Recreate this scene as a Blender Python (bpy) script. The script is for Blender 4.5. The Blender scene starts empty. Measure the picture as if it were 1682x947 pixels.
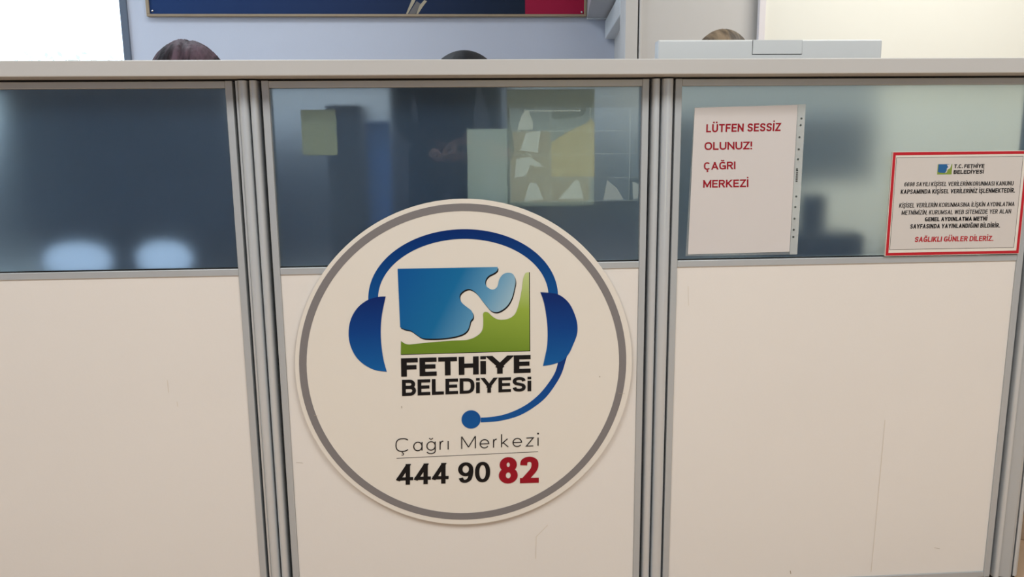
import bpy, bmesh, math, random
from mathutils import Vector, Matrix, noise

# ------------------------------------------------------------------ camera
scene = bpy.context.scene
COL = scene.collection
cam_data = bpy.data.cameras.new('camera')
cam = bpy.data.objects.new('camera', cam_data)
COL.objects.link(cam)
cam_data.sensor_width = 36.0
cam_data.lens = 1286.75 / 1682 * 36.0
cam_data.clip_start = 0.01
CR = Matrix(((0.997932, 0.060841, 0.020721), (-0.063543, 0.982369, 0.175823), (-0.009659, -0.176776, 0.984204)))
_m = Matrix.Identity(4)
for _i in range(3):
    _m[_i][0] = CR[_i][0]; _m[_i][1] = CR[_i][2]; _m[_i][2] = -CR[_i][1]
_m[0][3], _m[1][3], _m[2][3] = 0.00637, -1.56991, 1.00293
cam.matrix_world = _m
scene.camera = cam

# ------------------------------------------------------------------ world, lights, exposure
w = bpy.data.worlds.new('sky'); scene.world = w
w.use_nodes = True
bg = w.node_tree.nodes['Background']
bg.inputs[0].default_value = (0.68, 0.84, 1.0, 1)
bg.inputs[1].default_value = 4.0

def area(name, loc, size, power, colour, rot=(0, 0, 0)):
    l = bpy.data.lights.new(name, 'AREA'); l.shape = 'RECTANGLE'
    l.size, l.size_y = size; l.energy = power; l.color = colour
    o = bpy.data.objects.new(name, l); COL.objects.link(o)
    o.location = loc; o.rotation_euler = rot
    return o

area('ceiling_lamp_waiting', (-1.2, -2.0, 2.74), (1.2, 1.2), 52, (0.985, 1.0, 1.0))
area('ceiling_lamp_waiting', (1.2, -2.0, 2.74), (1.2, 1.2), 52, (0.985, 1.0, 1.0))
area('ceiling_lamp_office', (-1.0, 1.5, 2.74), (1.2, 0.6), 21, (0.82, 0.91, 1.0))
area('ceiling_lamp_office', (2.0, 0.9, 2.74), (1.2, 0.6), 39, (1.0, 0.99, 0.93))

vs = scene.view_settings
scene.display_settings.display_device = 'sRGB'
vs.view_transform = 'Standard'; vs.look = 'None'; vs.exposure = 0.0; vs.gamma = 1.0
vs.use_curve_mapping = False

# ------------------------------------------------------------------ helpers
def s2l(c):
    return tuple((v / 12.92 if v <= 0.04045 else ((v + 0.055) / 1.055) ** 2.4) for v in (x / 255 for x in c)) + (1,)

MATS = {}
def mat(name, rgb, rough=0.5, metal=0.0, noise_amt=0.0, noise_scale=8.0, bump=0.0, bump_scale=60.0, coat=0.0, emit=None, spec=None, stretch=None):
    if name in MATS: return MATS[name]
    m = bpy.data.materials.new(name); m.use_nodes = True
    nt = m.node_tree; b = nt.nodes['Principled BSDF']
    b.inputs['Base Color'].default_value = s2l(rgb)
    b.inputs['Roughness'].default_value = rough
    b.inputs['Metallic'].default_value = metal
    b.inputs['Coat Weight'].default_value = coat
    if spec is not None: b.inputs['Specular IOR Level'].default_value = spec
    tc = nt.nodes.new('ShaderNodeTexCoord'); mp = nt.nodes.new('ShaderNodeMapping')
    nt.links.new(tc.outputs['Object'], mp.inputs[0])
    if stretch: mp.inputs['Scale'].default_value = stretch
    if noise_amt:
        n = nt.nodes.new('ShaderNodeTexNoise'); n.inputs['Scale'].default_value = noise_scale; n.inputs['Detail'].default_value = 5
        nt.links.new(mp.outputs[0], n.inputs[0])
        r = nt.nodes.new('ShaderNodeMapRange'); r.inputs[3].default_value = 1 - noise_amt; r.inputs[4].default_value = 1 + noise_amt
        nt.links.new(n.outputs[0], r.inputs[0])
        x = nt.nodes.new('ShaderNodeVectorMath'); x.operation = 'SCALE'
        x.inputs[0].default_value = s2l(rgb)[:3]
        nt.links.new(r.outputs[0], x.inputs['Scale']); nt.links.new(x.outputs[0], b.inputs['Base Color'])
    if bump:
        n = nt.nodes.new('ShaderNodeTexNoise'); n.inputs['Scale'].default_value = bump_scale; n.inputs['Detail'].default_value = 4
        nt.links.new(mp.outputs[0], n.inputs[0])
        bp = nt.nodes.new('ShaderNodeBump'); bp.inputs['Strength'].default_value = bump; bp.inputs['Distance'].default_value = 0.002
        nt.links.new(n.outputs[0], bp.inputs['Height']); nt.links.new(bp.outputs[0], b.inputs['Normal'])
    if emit is not None:
        b.inputs['Emission Color'].default_value = s2l(rgb); b.inputs['Emission Strength'].default_value = emit
    MATS[name] = m
    return m

def gradient_mat(name, stops, p0, p1, rough=0.35):
    """print ink that runs through colour stops from point p0 to p1 in object space"""
    m = bpy.data.materials.new(name); m.use_nodes = True
    nt = m.node_tree; b = nt.nodes['Principled BSDF']; b.inputs['Roughness'].default_value = rough; b.inputs['Specular IOR Level'].default_value = 0.2
    tc = nt.nodes.new('ShaderNodeTexCoord'); d = nt.nodes.new('ShaderNodeVectorMath'); d.operation = 'DOT_PRODUCT'
    v = Vector(p1) - Vector(p0); L = v.length_squared; v = v / L
    sub = nt.nodes.new('ShaderNodeVectorMath'); sub.operation = 'SUBTRACT'; sub.inputs[1].default_value = p0
    nt.links.new(tc.outputs['Object'], sub.inputs[0]); nt.links.new(sub.outputs[0], d.inputs[0]); d.inputs[1].default_value = v
    r = nt.nodes.new('ShaderNodeValToRGB'); nt.links.new(d.outputs['Value'], r.inputs[0])
    e = r.color_ramp.elements
    e[0].position = stops[0][0]; e[0].color = s2l(stops[0][1]); e[1].position = stops[-1][0]; e[1].color = s2l(stops[-1][1])
    for t, c in stops[1:-1]:
        n = e.new(t); n.color = s2l(c)
    nt.links.new(r.outputs[0], b.inputs['Base Color'])
    return m

def link(name, me, m, parent=None, smooth=False):
    o = bpy.data.objects.new(name, me); COL.objects.link(o)
    if m is not None: me.materials.clear(); me.materials.append(m)
    if parent is not None: o.parent = parent
    if smooth:
        for p in me.polygons: p.use_smooth = True
    return o

def obj(name, bm, m, parent=None, smooth=False):
    me = bpy.data.meshes.new(name)
    bmesh.ops.recalc_face_normals(bm, faces=bm.faces)
    bm.to_mesh(me); bm.free()
    return link(name, me, m, parent, smooth)

def tag(o, label=None, cat=None, group=None, kind=None):
    if label: o['label'] = label
    if cat: o['category'] = cat
    if group: o['group'] = group
    if kind: o['kind'] = kind
    return o

def thing(name, label, cat, loc=(0, 0, 0), rotz=0, group=None):
    o = bpy.data.objects.new(name, None); COL.objects.link(o)
    o.empty_display_size = 0.05
    o.location = loc; o.rotation_euler = (0, 0, rotz)
    return tag(o, label, cat, group)

def box(x0, x1, y0, y1, z0, z1, bevel=0.0, seg=2, bm=None):
    own = bm is None
    if own: bm = bmesh.new()
    g = bmesh.ops.create_cube(bm, size=1)
    for v in g['verts']:
        v.co = Vector(((x0 + x1) / 2 + v.co.x * (x1 - x0), (y0 + y1) / 2 + v.co.y * (y1 - y0), (z0 + z1) / 2 + v.co.z * (z1 - z0)))
    if bevel:
        ed = list({e for v in g['verts'] for e in v.link_edges})
        bmesh.ops.bevel(bm, geom=ed, offset=bevel, segments=seg, affect='EDGES', profile=0.5)
    return bm

def prism_xy(prof, z0, z1):
    bm = bmesh.new()
    a = [bm.verts.new((x, y, z0)) for x, y in prof]; b = [bm.verts.new((x, y, z1)) for x, y in prof]
    n = len(prof)
    for i in range(n): bm.faces.new((a[i], a[(i + 1) % n], b[(i + 1) % n], b[i]))
    bm.faces.new(a[::-1]); bm.faces.new(b)
    return bm

def plate(pts, y, th=0.0004):
    """flat outline in x,z: front face at y, thickness th behind it"""
    bm = bmesh.new()
    a = [bm.verts.new((x, y, z)) for x, z in pts]; b = [bm.verts.new((x, y + th, z)) for x, z in pts]
    n = len(pts)
    for i in range(n): bm.faces.new((a[i], a[(i + 1) % n], b[(i + 1) % n], b[i]))
    fa = bm.faces.new(a); fb = bm.faces.new(b[::-1])
    bm.normal_update(); bmesh.ops.triangulate(bm, faces=[fa, fb])
    return bm

def circle_pts(cx, cz, r, n=128):
    return [(cx + r * math.cos(2 * math.pi * i / n), cz + r * math.sin(2 * math.pi * i / n)) for i in range(n)]

def ring(cx, cz, r0, r1, y, a0=0, a1=2 * math.pi, n=128, th=0.0004):
    bm = bmesh.new(); full = abs(a1 - a0 - 2 * math.pi) < 1e-6
    rows = []
    for i in range(n if full else n + 1):
        a = a0 + (a1 - a0) * i / n; c, s = math.cos(a), math.sin(a)
        rows.append([bm.verts.new((cx + r * c, yy, cz + r * s)) for r, yy in ((r0, y), (r1, y), (r1, y + th), (r0, y + th))])
    m = len(rows)
    for i in range(m if full else m - 1):
        p, q = rows[i], rows[(i + 1) % m]
        for k in range(4): bm.faces.new((p[k], p[(k + 1) % 4], q[(k + 1) % 4], q[k]))
    if not full: bm.faces.new(rows[0]); bm.faces.new(rows[-1][::-1])
    return bm

def smooth_closed(pts, corners=(), sub=5):
    """Catmull-Rom through a closed outline; listed indices stay sharp"""
    n = len(pts); out = []
    for i in range(n):
        p1, p2 = pts[i], pts[(i + 1) % n]
        p0 = pts[i - 1] if i not in corners else p1
        p3 = pts[(i + 2) % n] if (i + 1) % n not in corners else p2
        out.append(p1)
        if i in corners and (i + 1) % n in corners: continue
        for k in range(1, sub):
            t = k / sub
            out.append(tuple(0.5 * (2 * p1[j] + (-p0[j] + p2[j]) * t + (2 * p0[j] - 5 * p1[j] + 4 * p2[j] - p3[j]) * t * t + (-p0[j] + 3 * p1[j] - 3 * p2[j] + p3[j]) * t ** 3) for j in (0, 1)))
    return out

def cr(pts, closed=False, sub=6):
    """Catmull-Rom through open or closed points"""
    n = len(pts); out = []
    for i in range(n if closed else n - 1):
        p0 = pts[i - 1] if (i or closed) else pts[0]; p1 = pts[i]; p2 = pts[(i + 1) % n]
        p3 = pts[(i + 2) % n] if (closed or i + 2 < n) else pts[-1]
        for k in range(sub):
            t = k / sub
            out.append(tuple(0.5 * (2 * p1[j] + (-p0[j] + p2[j]) * t + (2 * p0[j] - 5 * p1[j] + 4 * p2[j] - p3[j]) * t * t + (-p0[j] + 3 * p1[j] - 3 * p2[j] + p3[j]) * t ** 3) for j in (0, 1)))
    if not closed: out.append(tuple(pts[-1]))
    return out
def arc(cx, cy, rx, ry, a0, a1, n=14, e=1.0):
    o = []
    for i in range(n + 1):
        a = math.radians(a0 + (a1 - a0) * i / n); c, s_ = math.cos(a), math.sin(a)
        o.append((cx + rx * math.copysign(abs(c) ** e, c), cy + ry * math.copysign(abs(s_) ** e, s_)))
    return o
SQ = 0.78
_S = cr([(0.97, .77), (.86, .94), (.5, 1), (.14, .94), (.02, .76), (.14, .59), (.5, .51), (.86, .42), (.98, .25), (.86, .06), (.5, 0), (.13, .06), (.01, .24)])
_C = arc(.52, .5, .52, .5, 42, 318, 26, SQ)
# glyph: (relative width, open strokes, closed strokes, accents)
G = {
 'A': (.74, [[(0, -.05), (.5, 1.0)], [(1, -.05), (.5, 1.0)], [(.17, .26), (.83, .26)]], [], ''),
 'B': (.62, [[(0, 0), (0, 1)], [(0, 1)] + arc(.55, .765, .37, .235, 90, -90) + [(0, .53)], [(0, .53)] + arc(.60, .265, .40, .265, 90, -90) + [(0, 0)]], [], ''),
 'C': (.66, [_C], [], ''), 'Ç': (.66, [_C], [], 'c'),
 'D': (.68, [[(0, 0), (0, 1)], [(0, 1)] + arc(.45, .5, .55, .5, 90, -90, 18, SQ) + [(0, 0)]], [], ''),
 'E': (.54, [[(0, 0), (0, 1)], [(0, 1), (1, 1)], [(0, .52), (.9, .52)], [(0, 0), (1, 0)]], [], ''),
 'F': (.52, [[(0, 0), (0, 1)], [(0, 1), (1, 1)], [(0, .50), (.88, .50)]], [], ''),
 'G': (.70, [arc(.52, .5, .52, .5, 42, 345, 28, SQ) , [(1, 0.05), (1, .44), (.6, .44)]], [], ''),
 'Ğ': (.70, [arc(.52, .5, .52, .5, 42, 345, 28, SQ) , [(1, 0.05), (1, .44), (.6, .44)]], [], 'b'),
 'H': (.68, [[(0, 0), (0, 1)], [(1, 0), (1, 1)], [(0, .5), (1, .5)]], [], ''),
 'I': (.0, [[(0, 0), (0, 1)]], [], ''), 'İ': (.0, [[(0, 0), (0, 1)]], [], 'd'),
 'J': (.45, [[(1, 1), (1, .3)] + arc(.5, .25, .5, .25, 0, -170)], [], ''),
 'K': (.64, [[(0, 0), (0, 1)], [(0.02, .36), (.95, 1.06)], [(.30, .56), (1.0, -.06)]], [], ''),
 'L': (.50, [[(0, 1), (0, 0), (1, 0)]], [], ''),
 'M': (.84, [[(0, 0), (0, 1)], [(1, 0), (1, 1)], [(0, 1), (.5, .12)], [(1, 1), (.5, .12)]], [], ''),
 'N': (.68, [[(0, 0), (0, 1)], [(1, 0), (1, 1)], [(0, 1), (1, 0)]], [], ''),
 'O': (.74, [], [arc(.5, .5, .5, .5, 0, 345, 27, SQ + .06)], ''),
 'P': (.60, [[(0, 0), (0, 1)], [(0, 1)] + arc(.58, .73, .42, .27, 90, -90) + [(0, .46)]], [], ''),
 'R': (.62, [[(0, 0), (0, 1)], [(0, 1)] + arc(.58, .745, .40, .255, 90, -90) + [(0, .49)], [(.52, .49), (1.0, -.06)]], [], ''),
 'S': (.60, [_S], [], ''), 'Ş': (.60, [_S], [], 'c'),
 'T': (.62, [[(0, 1), (1, 1)], [(.5, 0), (.5, 1)]], [], ''),
 'U': (.66, [[(0, 1)] + arc(.5, .38, .5, .38, 180, 360, 18, .85) + [(1, 1)]], [], ''),
 'Ü': (.66, [[(0, 1)] + arc(.5, .38, .5, .38, 180, 360, 18, .85) + [(1, 1)]], [], 'u'),
 'V': (.72, [[(0, 1.05), (.5, 0)], [(1, 1.05), (.5, 0)]], [], ''),
 'W': (1.05, [[(0, 1.05), (.25, 0)], [(.5, 1), (.25, 0)], [(.5, 1), (.75, 0)], [(1, 1.05), (.75, 0)]], [], ''),
 'Y': (.72, [[(0, 1.05), (.5, .42)], [(1, 1.05), (.5, .42)], [(.5, 0), (.5, .46)]], [], ''),
 'Z': (.60, [[(0, 1), (1, 1)], [(.98, 1), (.02, 0)], [(0, 0), (1, 0)]], [], ''),
 'i': (.0, [[(0, 0), (0, .66)]], [], 'i'),
 '0': (.56, [], [arc(.5, .5, .5, .5, 0, 345, 27, .9)], ''),
 '2': (.56, [cr([(.02, .72), (.10, .92), (.5, 1), (.88, .92), (.97, .72), (.85, .50), (.5, .27), (.14, .05)]), [(0.0, 0), (1, 0)]], [], ''),
 '4': (.60, [[(.74, 0), (.74, 1)], [(.74, 1.0), (0.0, .27)], [(0, .25), (1, .25)]], [], ''),
 '6': (.56, [cr([(.95, .80), (.80, .96), (.5, 1), (.15, .86), (0, .5), (0.02, .3)])], [arc(.5, .3, .5, .3, 0, 345, 22)], ''),
 '9': (.56, [cr([(.05, .20), (.20, .04), (.5, 0), (.85, .14), (1, .5), (.98, .7)])], [arc(.5, .69, .5, .31, 0, 345, 22)], ''),
 '8': (.56, [], [arc(.5, .765, .43, .235, 0, 345, 22), arc(.5, .265, .5, .265, 0, 345, 22)], ''),
 '!': (.0, [[(0, .42), (0, 1)]], [], '.'), '.': (.0, [], [], '.'), ',': (.0, [], [], ','),
 # light geometric lower case
 'a': (.52, [[(1, 0), (1, .68)]], [arc(.5, .34, .5, .34, 0, 345, 27)], ''),
 'ğ': (.52, [[(1, .68), (1, -.08)] + arc(.5, -.08, .5, .20, 0, -165, 14)], [arc(.5, .34, .5, .34, 0, 345, 27)], 'g'),
 'r': (.20, [[(0, 0), (0, .68)], [(0, .42)] + arc(.85, .36, .85, .32, 170, 80, 8)], [], ''),
 'ı': (.0, [[(0, 0), (0, .68)]], [], ''), 'ï': (.0, [[(0, 0), (0, .68)]], [], 'j'),
 'e': (.54, [[(0, .34), (1, .34)] + arc(.5, .34, .5, .34, 8, 322, 26)], [], ''),
 'k': (.42, [[(0, 0), (0, 1.08)], [(0.0, .28), (.9, .68)], [(.22, .38), (1, 0)]], [], ''),
 'z': (.44, [[(0, .68), (1, .68), (0, 0), (1, 0)]], [], ''),
}
_rib = [0]
def ribbon(bm, pts, t, closed, ext):
    _rib[0] = (_rib[0] + 1) % 4; zz = _rib[0] * 2e-5
    pts = [Vector(p) for p in pts]; q = [pts[0]]
    for p in pts[1:]:
        if (p - q[-1]).length > 1e-4: q.append(p)
    if closed and (q[0] - q[-1]).length < 1e-4: q.pop()
    n = len(q)
    if not closed:
        q[0] = q[0] + (q[0] - q[1]).normalized() * ext; q[-1] = q[-1] + (q[-1] - q[-2]).normalized() * ext
    rows = []
    for i in range(n):
        a = q[i] - q[i - 1] if (closed or i) else None; b = q[(i + 1) % n] - q[i] if (closed or i < n - 1) else None
        if a is None: a = b
        if b is None: b = a
        a, b = a.normalized(), b.normalized(); na, nb = Vector((-a.y, a.x)), Vector((-b.y, b.x))
        m = (na + nb); m = m.normalized() if m.length > .1 else na
        m = m / max(.35, m.dot(na))
        rows.append((bm.verts.new((*(q[i] + m * t / 2), zz)), bm.verts.new((*(q[i] - m * t / 2), zz))))
    for i in range(n if closed else n - 1):
        u, v = rows[i], rows[(i + 1) % n]; bm.faces.new((u[0], u[1], v[1], v[0]))
def glyph(ch, w_, tx, ty, flat=True):
    """outline of one character in a box w_ + tx wide and 1 high"""
    rw, op, cl, acc = G[ch]; k = ty / tx
    bm = bmesh.new()
    M = lambda p: (((tx / 2) + p[0] * w_) * k, ty / 2 + p[1] * (1 - ty))
    for st in op:
        pp = [M(p) for p in st]
        d0 = abs(pp[0][0] - pp[1][0]) > .01 and abs(pp[0][1] - pp[1][1]) > .01 and len(st) == 2
        ribbon(bm, pp, ty, False, (ty * .7 if d0 else (ty / 2 if (len(st) < 5 or ch in 'JUÜBDPR') else 0)) if flat else 0)
    for st in cl: ribbon(bm, [M(p) for p in st], ty, True, 0)
    lim = ch not in 'ğk'
    if lim:
        for co, no in ((0, -1), (1, 1)):
            bmesh.ops.bisect_plane(bm, geom=list(bm.verts) + list(bm.edges) + list(bm.faces), plane_co=(0, co, 0), plane_no=(0, no, 0), clear_outer=True)
    W2 = (w_ + tx) * k / 2; dt = ty * 1.05
    def dot(cx, cy, s_=1.0): bm.faces.new([bm.verts.new((cx + a * dt / 2 * s_, cy + b * dt / 2 * s_, 0)) for a, b in ((-1, -1), (1, -1), (1, 1), (-1, 1))])
    if acc == 'd': dot(W2, 1.12 + dt / 2, .9)
    if acc == 'i':
        bmesh.ops.bisect_plane(bm, geom=list(bm.verts) + list(bm.edges) + list(bm.faces), plane_co=(0, 0.73, 0), plane_no=(0, 1, 0), clear_outer=True)
        bm.faces.new([bm.verts.new(p) for p in ((0, .83, 0), (tx * k, .83, 0), (tx * k, 1.0, 0), (0, 1.0, 0))])
    if acc == 'j': dot(W2, .98, 1.5)
    if acc == 'u': dot(W2 - dt * .85, 1.12 + dt / 2, .95); dot(W2 + dt * .85, 1.12 + dt / 2, .95)
    if acc in 'bg' and acc:
        y0 = 1.26 if acc == 'b' else .98; r_ = max(.15, dt * .9) if acc == 'b' else .13
        ribbon(bm, arc(W2, y0, r_, .13, 195, 345, 10), ty * .75, False, 0)
    if acc == 'c':
        ribbon(bm, [(W2, 0.02), (W2 - .01, -.08)] + arc(W2 - .01, -.16, .10, .08, 80, -120, 8), ty * .7, False, 0)
    if acc == '.': dot(tx * k / 2, dt / 2)
    if acc == ',': bm.faces.new([bm.verts.new(p) for p in ((0, dt, 0), (tx * k * -.1, -.14, 0), (tx * k * .5, -.14, 0), (tx * k, dt, 0))])
    for v in bm.verts: v.co.x /= k
    return bm
def lettering(s, quad, y, m, parent, tx=0.2, ty=None, gap=0.12, space=0.45, shear=0.0, widths=None, flat=True):
    """quad = baseline-left, baseline-right, cap-right, cap-left as (x, z); flat print at depth y"""
    ty = ty or tx * .88; widths = widths or {}
    bl, br, tr, tl = [Vector(p) for p in quad]
    L_ = ((br - bl).length + (tr - tl).length) / ((tl - bl).length + (tr - br).length)
    rel = sum(widths.get(c, G[c][0]) for c in s if c != ' ')
    fixed = sum((tx if c != ' ' else space - gap) for c in s) + gap * (len(s) - 1)
    k = (L_ - fixed) / rel
    big = bmesh.new(); x = 0.0
    for c in s:
        if c == ' ': x += space; continue
        w_ = widths.get(c, G[c][0]) * k
        gb = glyph(c, w_, tx, ty, flat); tmp = bpy.data.meshes.new('g')
        for v in gb.verts: v.co.x += x + shear * v.co.y
        gb.to_mesh(tmp); gb.free(); big.from_mesh(tmp); bpy.data.meshes.remove(tmp)
        x += w_ + tx + gap
    for v in big.verts:
        u, t = v.co.x / L_, v.co.y
        p = (bl * (1 - u) + br * u) * (1 - t) + (tl * (1 - u) + tr * u) * t
        v.co = Vector((p.x, y - v.co.z, p.y))
    big.normal_update()
    for f in big.faces:
        if f.normal.y > 0: f.normal_flip()
    me = bpy.data.meshes.new('lettering'); big.to_mesh(me); big.free()
    return link('lettering', me, m, parent)

def rect(x0, x1, z0, z1): return [(x0, z0), (x1, z0), (x1, z1), (x0, z1)]

# ------------------------------------------------------------------ materials
M_white = mat('white laminate', (227, 222, 215), 0.42, noise_amt=0.025, noise_scale=3, bump=0.05, bump_scale=200)
M_top = mat('white counter laminate', (190, 189, 186), 0.38, noise_amt=0.02, noise_scale=4)
M_alu = mat('anodised aluminium', (184, 188, 190), 0.42, metal=0.35, noise_amt=0.03, noise_scale=30, stretch=(1, 1, 0.05))
M_tube = mat('anodised aluminium tube', (206, 211, 214), 0.34, metal=0.4, noise_amt=0.02, noise_scale=30, stretch=(1, 1, 0.05))
M_black = mat('black gasket', (14, 13, 13), 0.7)
M_office_wall = mat('pale blue-grey wall paint', (200, 205, 219), 0.8, noise_amt=0.015, bump=0.15, bump_scale=90)
M_grey_wall = mat('grey wall paint', (196, 194, 192), 0.8, noise_amt=0.015, bump=0.1, bump_scale=90)
M_cream_wall = mat('cream wall paint', (229, 229, 221), 0.7, noise_amt=0.01)
M_ceiling = mat('ceiling paint', (226, 223, 216), 0.85, noise_amt=0.01)
M_room_wall = mat('waiting room wall paint', (200, 200, 197), 0.8, noise_amt=0.02)
M_paper = mat('white paper', (208, 203, 200), 0.6, noise_amt=0.02, noise_scale=10)
M_blackink = mat('black ink', (14, 13, 16), 0.45, spec=0.25)
M_darkink = mat('dark grey ink', (42, 38, 38), 0.45, spec=0.25)
M_redink = mat('crimson ink', (150, 10, 32), 0.45, spec=0.25)
M_greyink = mat('grey ink', (124, 120, 120), 0.45)
M_disc = mat('glossy white sign board', (226, 220, 209), 0.32, noise_amt=0.01, noise_scale=5)
M_white_plastic = mat('white plastic', (214, 218, 219), 0.35, noise_amt=0.01)
M_dark_plastic = mat('dark plastic', (28, 30, 34), 0.4, noise_amt=0.05)
M_chrome = mat('chrome', (220, 220, 222), 0.12, metal=1.0, noise_amt=0.01)

def floor_mat():
    m = bpy.data.materials.new('beige floor tile'); m.use_nodes = True
    nt = m.node_tree; b = nt.nodes['Principled BSDF']; b.inputs['Roughness'].default_value = 0.25
    tc = nt.nodes.new('ShaderNodeTexCoord'); n = nt.nodes.new('ShaderNodeTexNoise'); n.inputs['Scale'].default_value = 5; n.inputs['Detail'].default_value = 6
    nt.links.new(tc.outputs['Object'], n.inputs[0])
    r = nt.nodes.new('ShaderNodeValToRGB'); nt.links.new(n.outputs[0], r.inputs[0])
    r.color_ramp.elements[0].color = s2l((188, 154, 122)); r.color_ramp.elements[1].color = s2l((212, 180, 146))
    nt.links.new(r.outputs[0], b.inputs['Base Color'])
    return m

def glass_mat():
    m = bpy.data.materials.new('frosted glass'); m.use_nodes = True
    nt = m.node_tree; b = nt.nodes['Principled BSDF']; out = nt.nodes['Material Output']
    b.inputs['Base Color'].default_value = (0.87, 1.0, 0.97, 1)
    b.inputs['Roughness'].default_value = 0.34
    b.inputs['IOR'].default_value = 1.45
    b.inputs['Transmission Weight'].default_value = 1.0
    b.inputs['Coat Weight'].default_value = 1.0
    b.inputs['Coat Roughness'].default_value = 0.0
    b.inputs['Coat IOR'].default_value = 1.5
    d = nt.nodes.new('ShaderNodeBsdfPrincipled'); d.inputs['Base Color'].default_value = (0.02, 0.10, 0.24, 1); d.inputs['Roughness'].default_value = 0.0
    mx = nt.nodes.new('ShaderNodeMixShader'); mx.inputs[0].default_value = 0.14
    nt.links.new(b.outputs[0], mx.inputs[1]); nt.links.new(d.outputs[0], mx.inputs[2]); nt.links.new(mx.outputs[0], out.inputs[0])
    return m
M_glass = glass_mat()

def film_mat():
    m = bpy.data.materials.new('clear plastic film'); m.use_nodes = True
    nt = m.node_tree; b = nt.nodes['Principled BSDF']; out = nt.nodes['Material Output']
    b.inputs['Base Color'].default_value = (0.75, 0.78, 0.76, 1); b.inputs['Roughness'].default_value = 0.15
    t = nt.nodes.new('ShaderNodeBsdfTransparent'); mx = nt.nodes.new('ShaderNodeMixShader'); mx.inputs[0].default_value = 0.12
    nt.links.new(t.outputs[0], mx.inputs[1]); nt.links.new(b.outputs[0], mx.inputs[2]); nt.links.new(mx.outputs[0], out.inputs[0])
    return m
def strip_mat():
    m = film_mat(); m.name = 'milky plastic strip'
    for n in m.node_tree.nodes:
        if n.type == 'MIX_SHADER': n.inputs[0].default_value = 0.38
    return m

# ------------------------------------------------------------------ the room
def struct(name, bm, m):
    return tag(obj(name, bm, m), kind='structure')

struct('floor', box(-3.6, 3.6, -3.7, 3.1, -0.1, 0.0), floor_mat())
struct('ceiling', box(-3.6, 3.6, -3.7, 3.1, 2.8, 2.9), M_ceiling)
bm = box(-3.7, -3.6, -3.7, 0.2, 0, 2.8)
box(-3.7, -3.6, 2.7, 3.1, 0, 2.8, bm=bm); box(-3.7, -3.6, 0.2, 2.7, 0, 0.8, bm=bm); box(-3.7, -3.6, 0.2, 2.7, 2.5, 2.8, bm=bm)
struct('wall_left', bm, M_room_wall)
struct('wall_right', box(3.6, 3.7, -3.7, 3.1, 0, 2.8), M_room_wall)
struct('wall_rear', box(-3.6, 3.6, -3.7, -3.6, 0, 2.8), mat('blue-grey rear wall paint', (134, 148, 170), 0.8, noise_amt=0.02))
# back wall of the office with the window opening
BW = 3.0
bm = box(-1.815, 3.6, BW, BW + 0.1, 0, 2.8)
box(-3.6, -1.815, BW, BW + 0.1, 0, 1.40, bm=bm); box(-3.6, -1.815, BW, BW + 0.1, 2.45, 2.8, bm=bm); box(-3.6, -3.35, BW, BW + 0.1, 1.40, 2.45, bm=bm)
struct('wall_back', bm, M_office_wall)
win = tag(obj('window_1', box(-3.35, -1.815, BW + 0.045, BW + 0.049, 1.40, 2.45), None), kind='structure')
gm = bpy.data.materials.new('clear window glass'); gm.use_nodes = True
_nt = gm.node_tree; _t = _nt.nodes.new('ShaderNodeBsdfTransparent'); _g = _nt.nodes.new('ShaderNodeBsdfGlossy'); _g.inputs['Roughness'].default_value = 0.02
_x = _nt.nodes.new('ShaderNodeMixShader'); _x.inputs[0].default_value = 0.05
_nt.links.new(_t.outputs[0], _x.inputs[1]); _nt.links.new(_g.outputs[0], _x.inputs[2]); _nt.links.new(_x.outputs[0], _nt.nodes['Material Output'].inputs[0])
win.data.materials.append(gm)
M_winframe = mat('grey-blue window frame', (92, 102, 118), 0.5, noise_amt=0.02)
for (a, b_, c, d_) in ((-1.8225, -1.784, 1.40, 2.45), (-3.35, -3.31, 1.40, 2.45), (-3.31, -1.8225, 1.40, 1.44), (-3.31, -1.8225, 2.41, 2.45)):
    obj('window_frame', box(a, b_, BW - 0.012, BW + 0.03, c, d_, 0.003), M_winframe, win)

# skewed side wall, square column, grey wall and bright cream wall on the right
def prism(name, prof, z0, z1, m): return struct(name, prism_xy(prof, z0, z1), m)
prism('wall_side', [(0.885, 3.0), (0.775, 2.1), (1.05, 2.1), (1.05, 3.0)], 0, 2.8, M_grey_wall)
prism('wall_column', [(0.748, 2.16), (0.724, 1.95), (0.727, 1.93), (0.78, 1.93), (0.78, 2.16)], 0, 2.8, M_grey_wall)
struct('trim_1', box(0.7865, 0.797, 1.925, 1.94, 0, 2.8, 0.002), M_grey_wall)
struct('wall_right_inner', box(0.788, 1.32, 1.935, 2.1, 0, 2.8), M_grey_wall)
struct('wall_right_bright', box(1.315, 3.6, 1.90, 2.1, 0, 2.8), M_cream_wall)
struct('trim_2', box(1.30, 1.328, 1.885, 1.91, 0, 2.8, 0.002), mat('lilac white trim', (222, 218, 222), 0.5, noise_amt=0.01))

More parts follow.
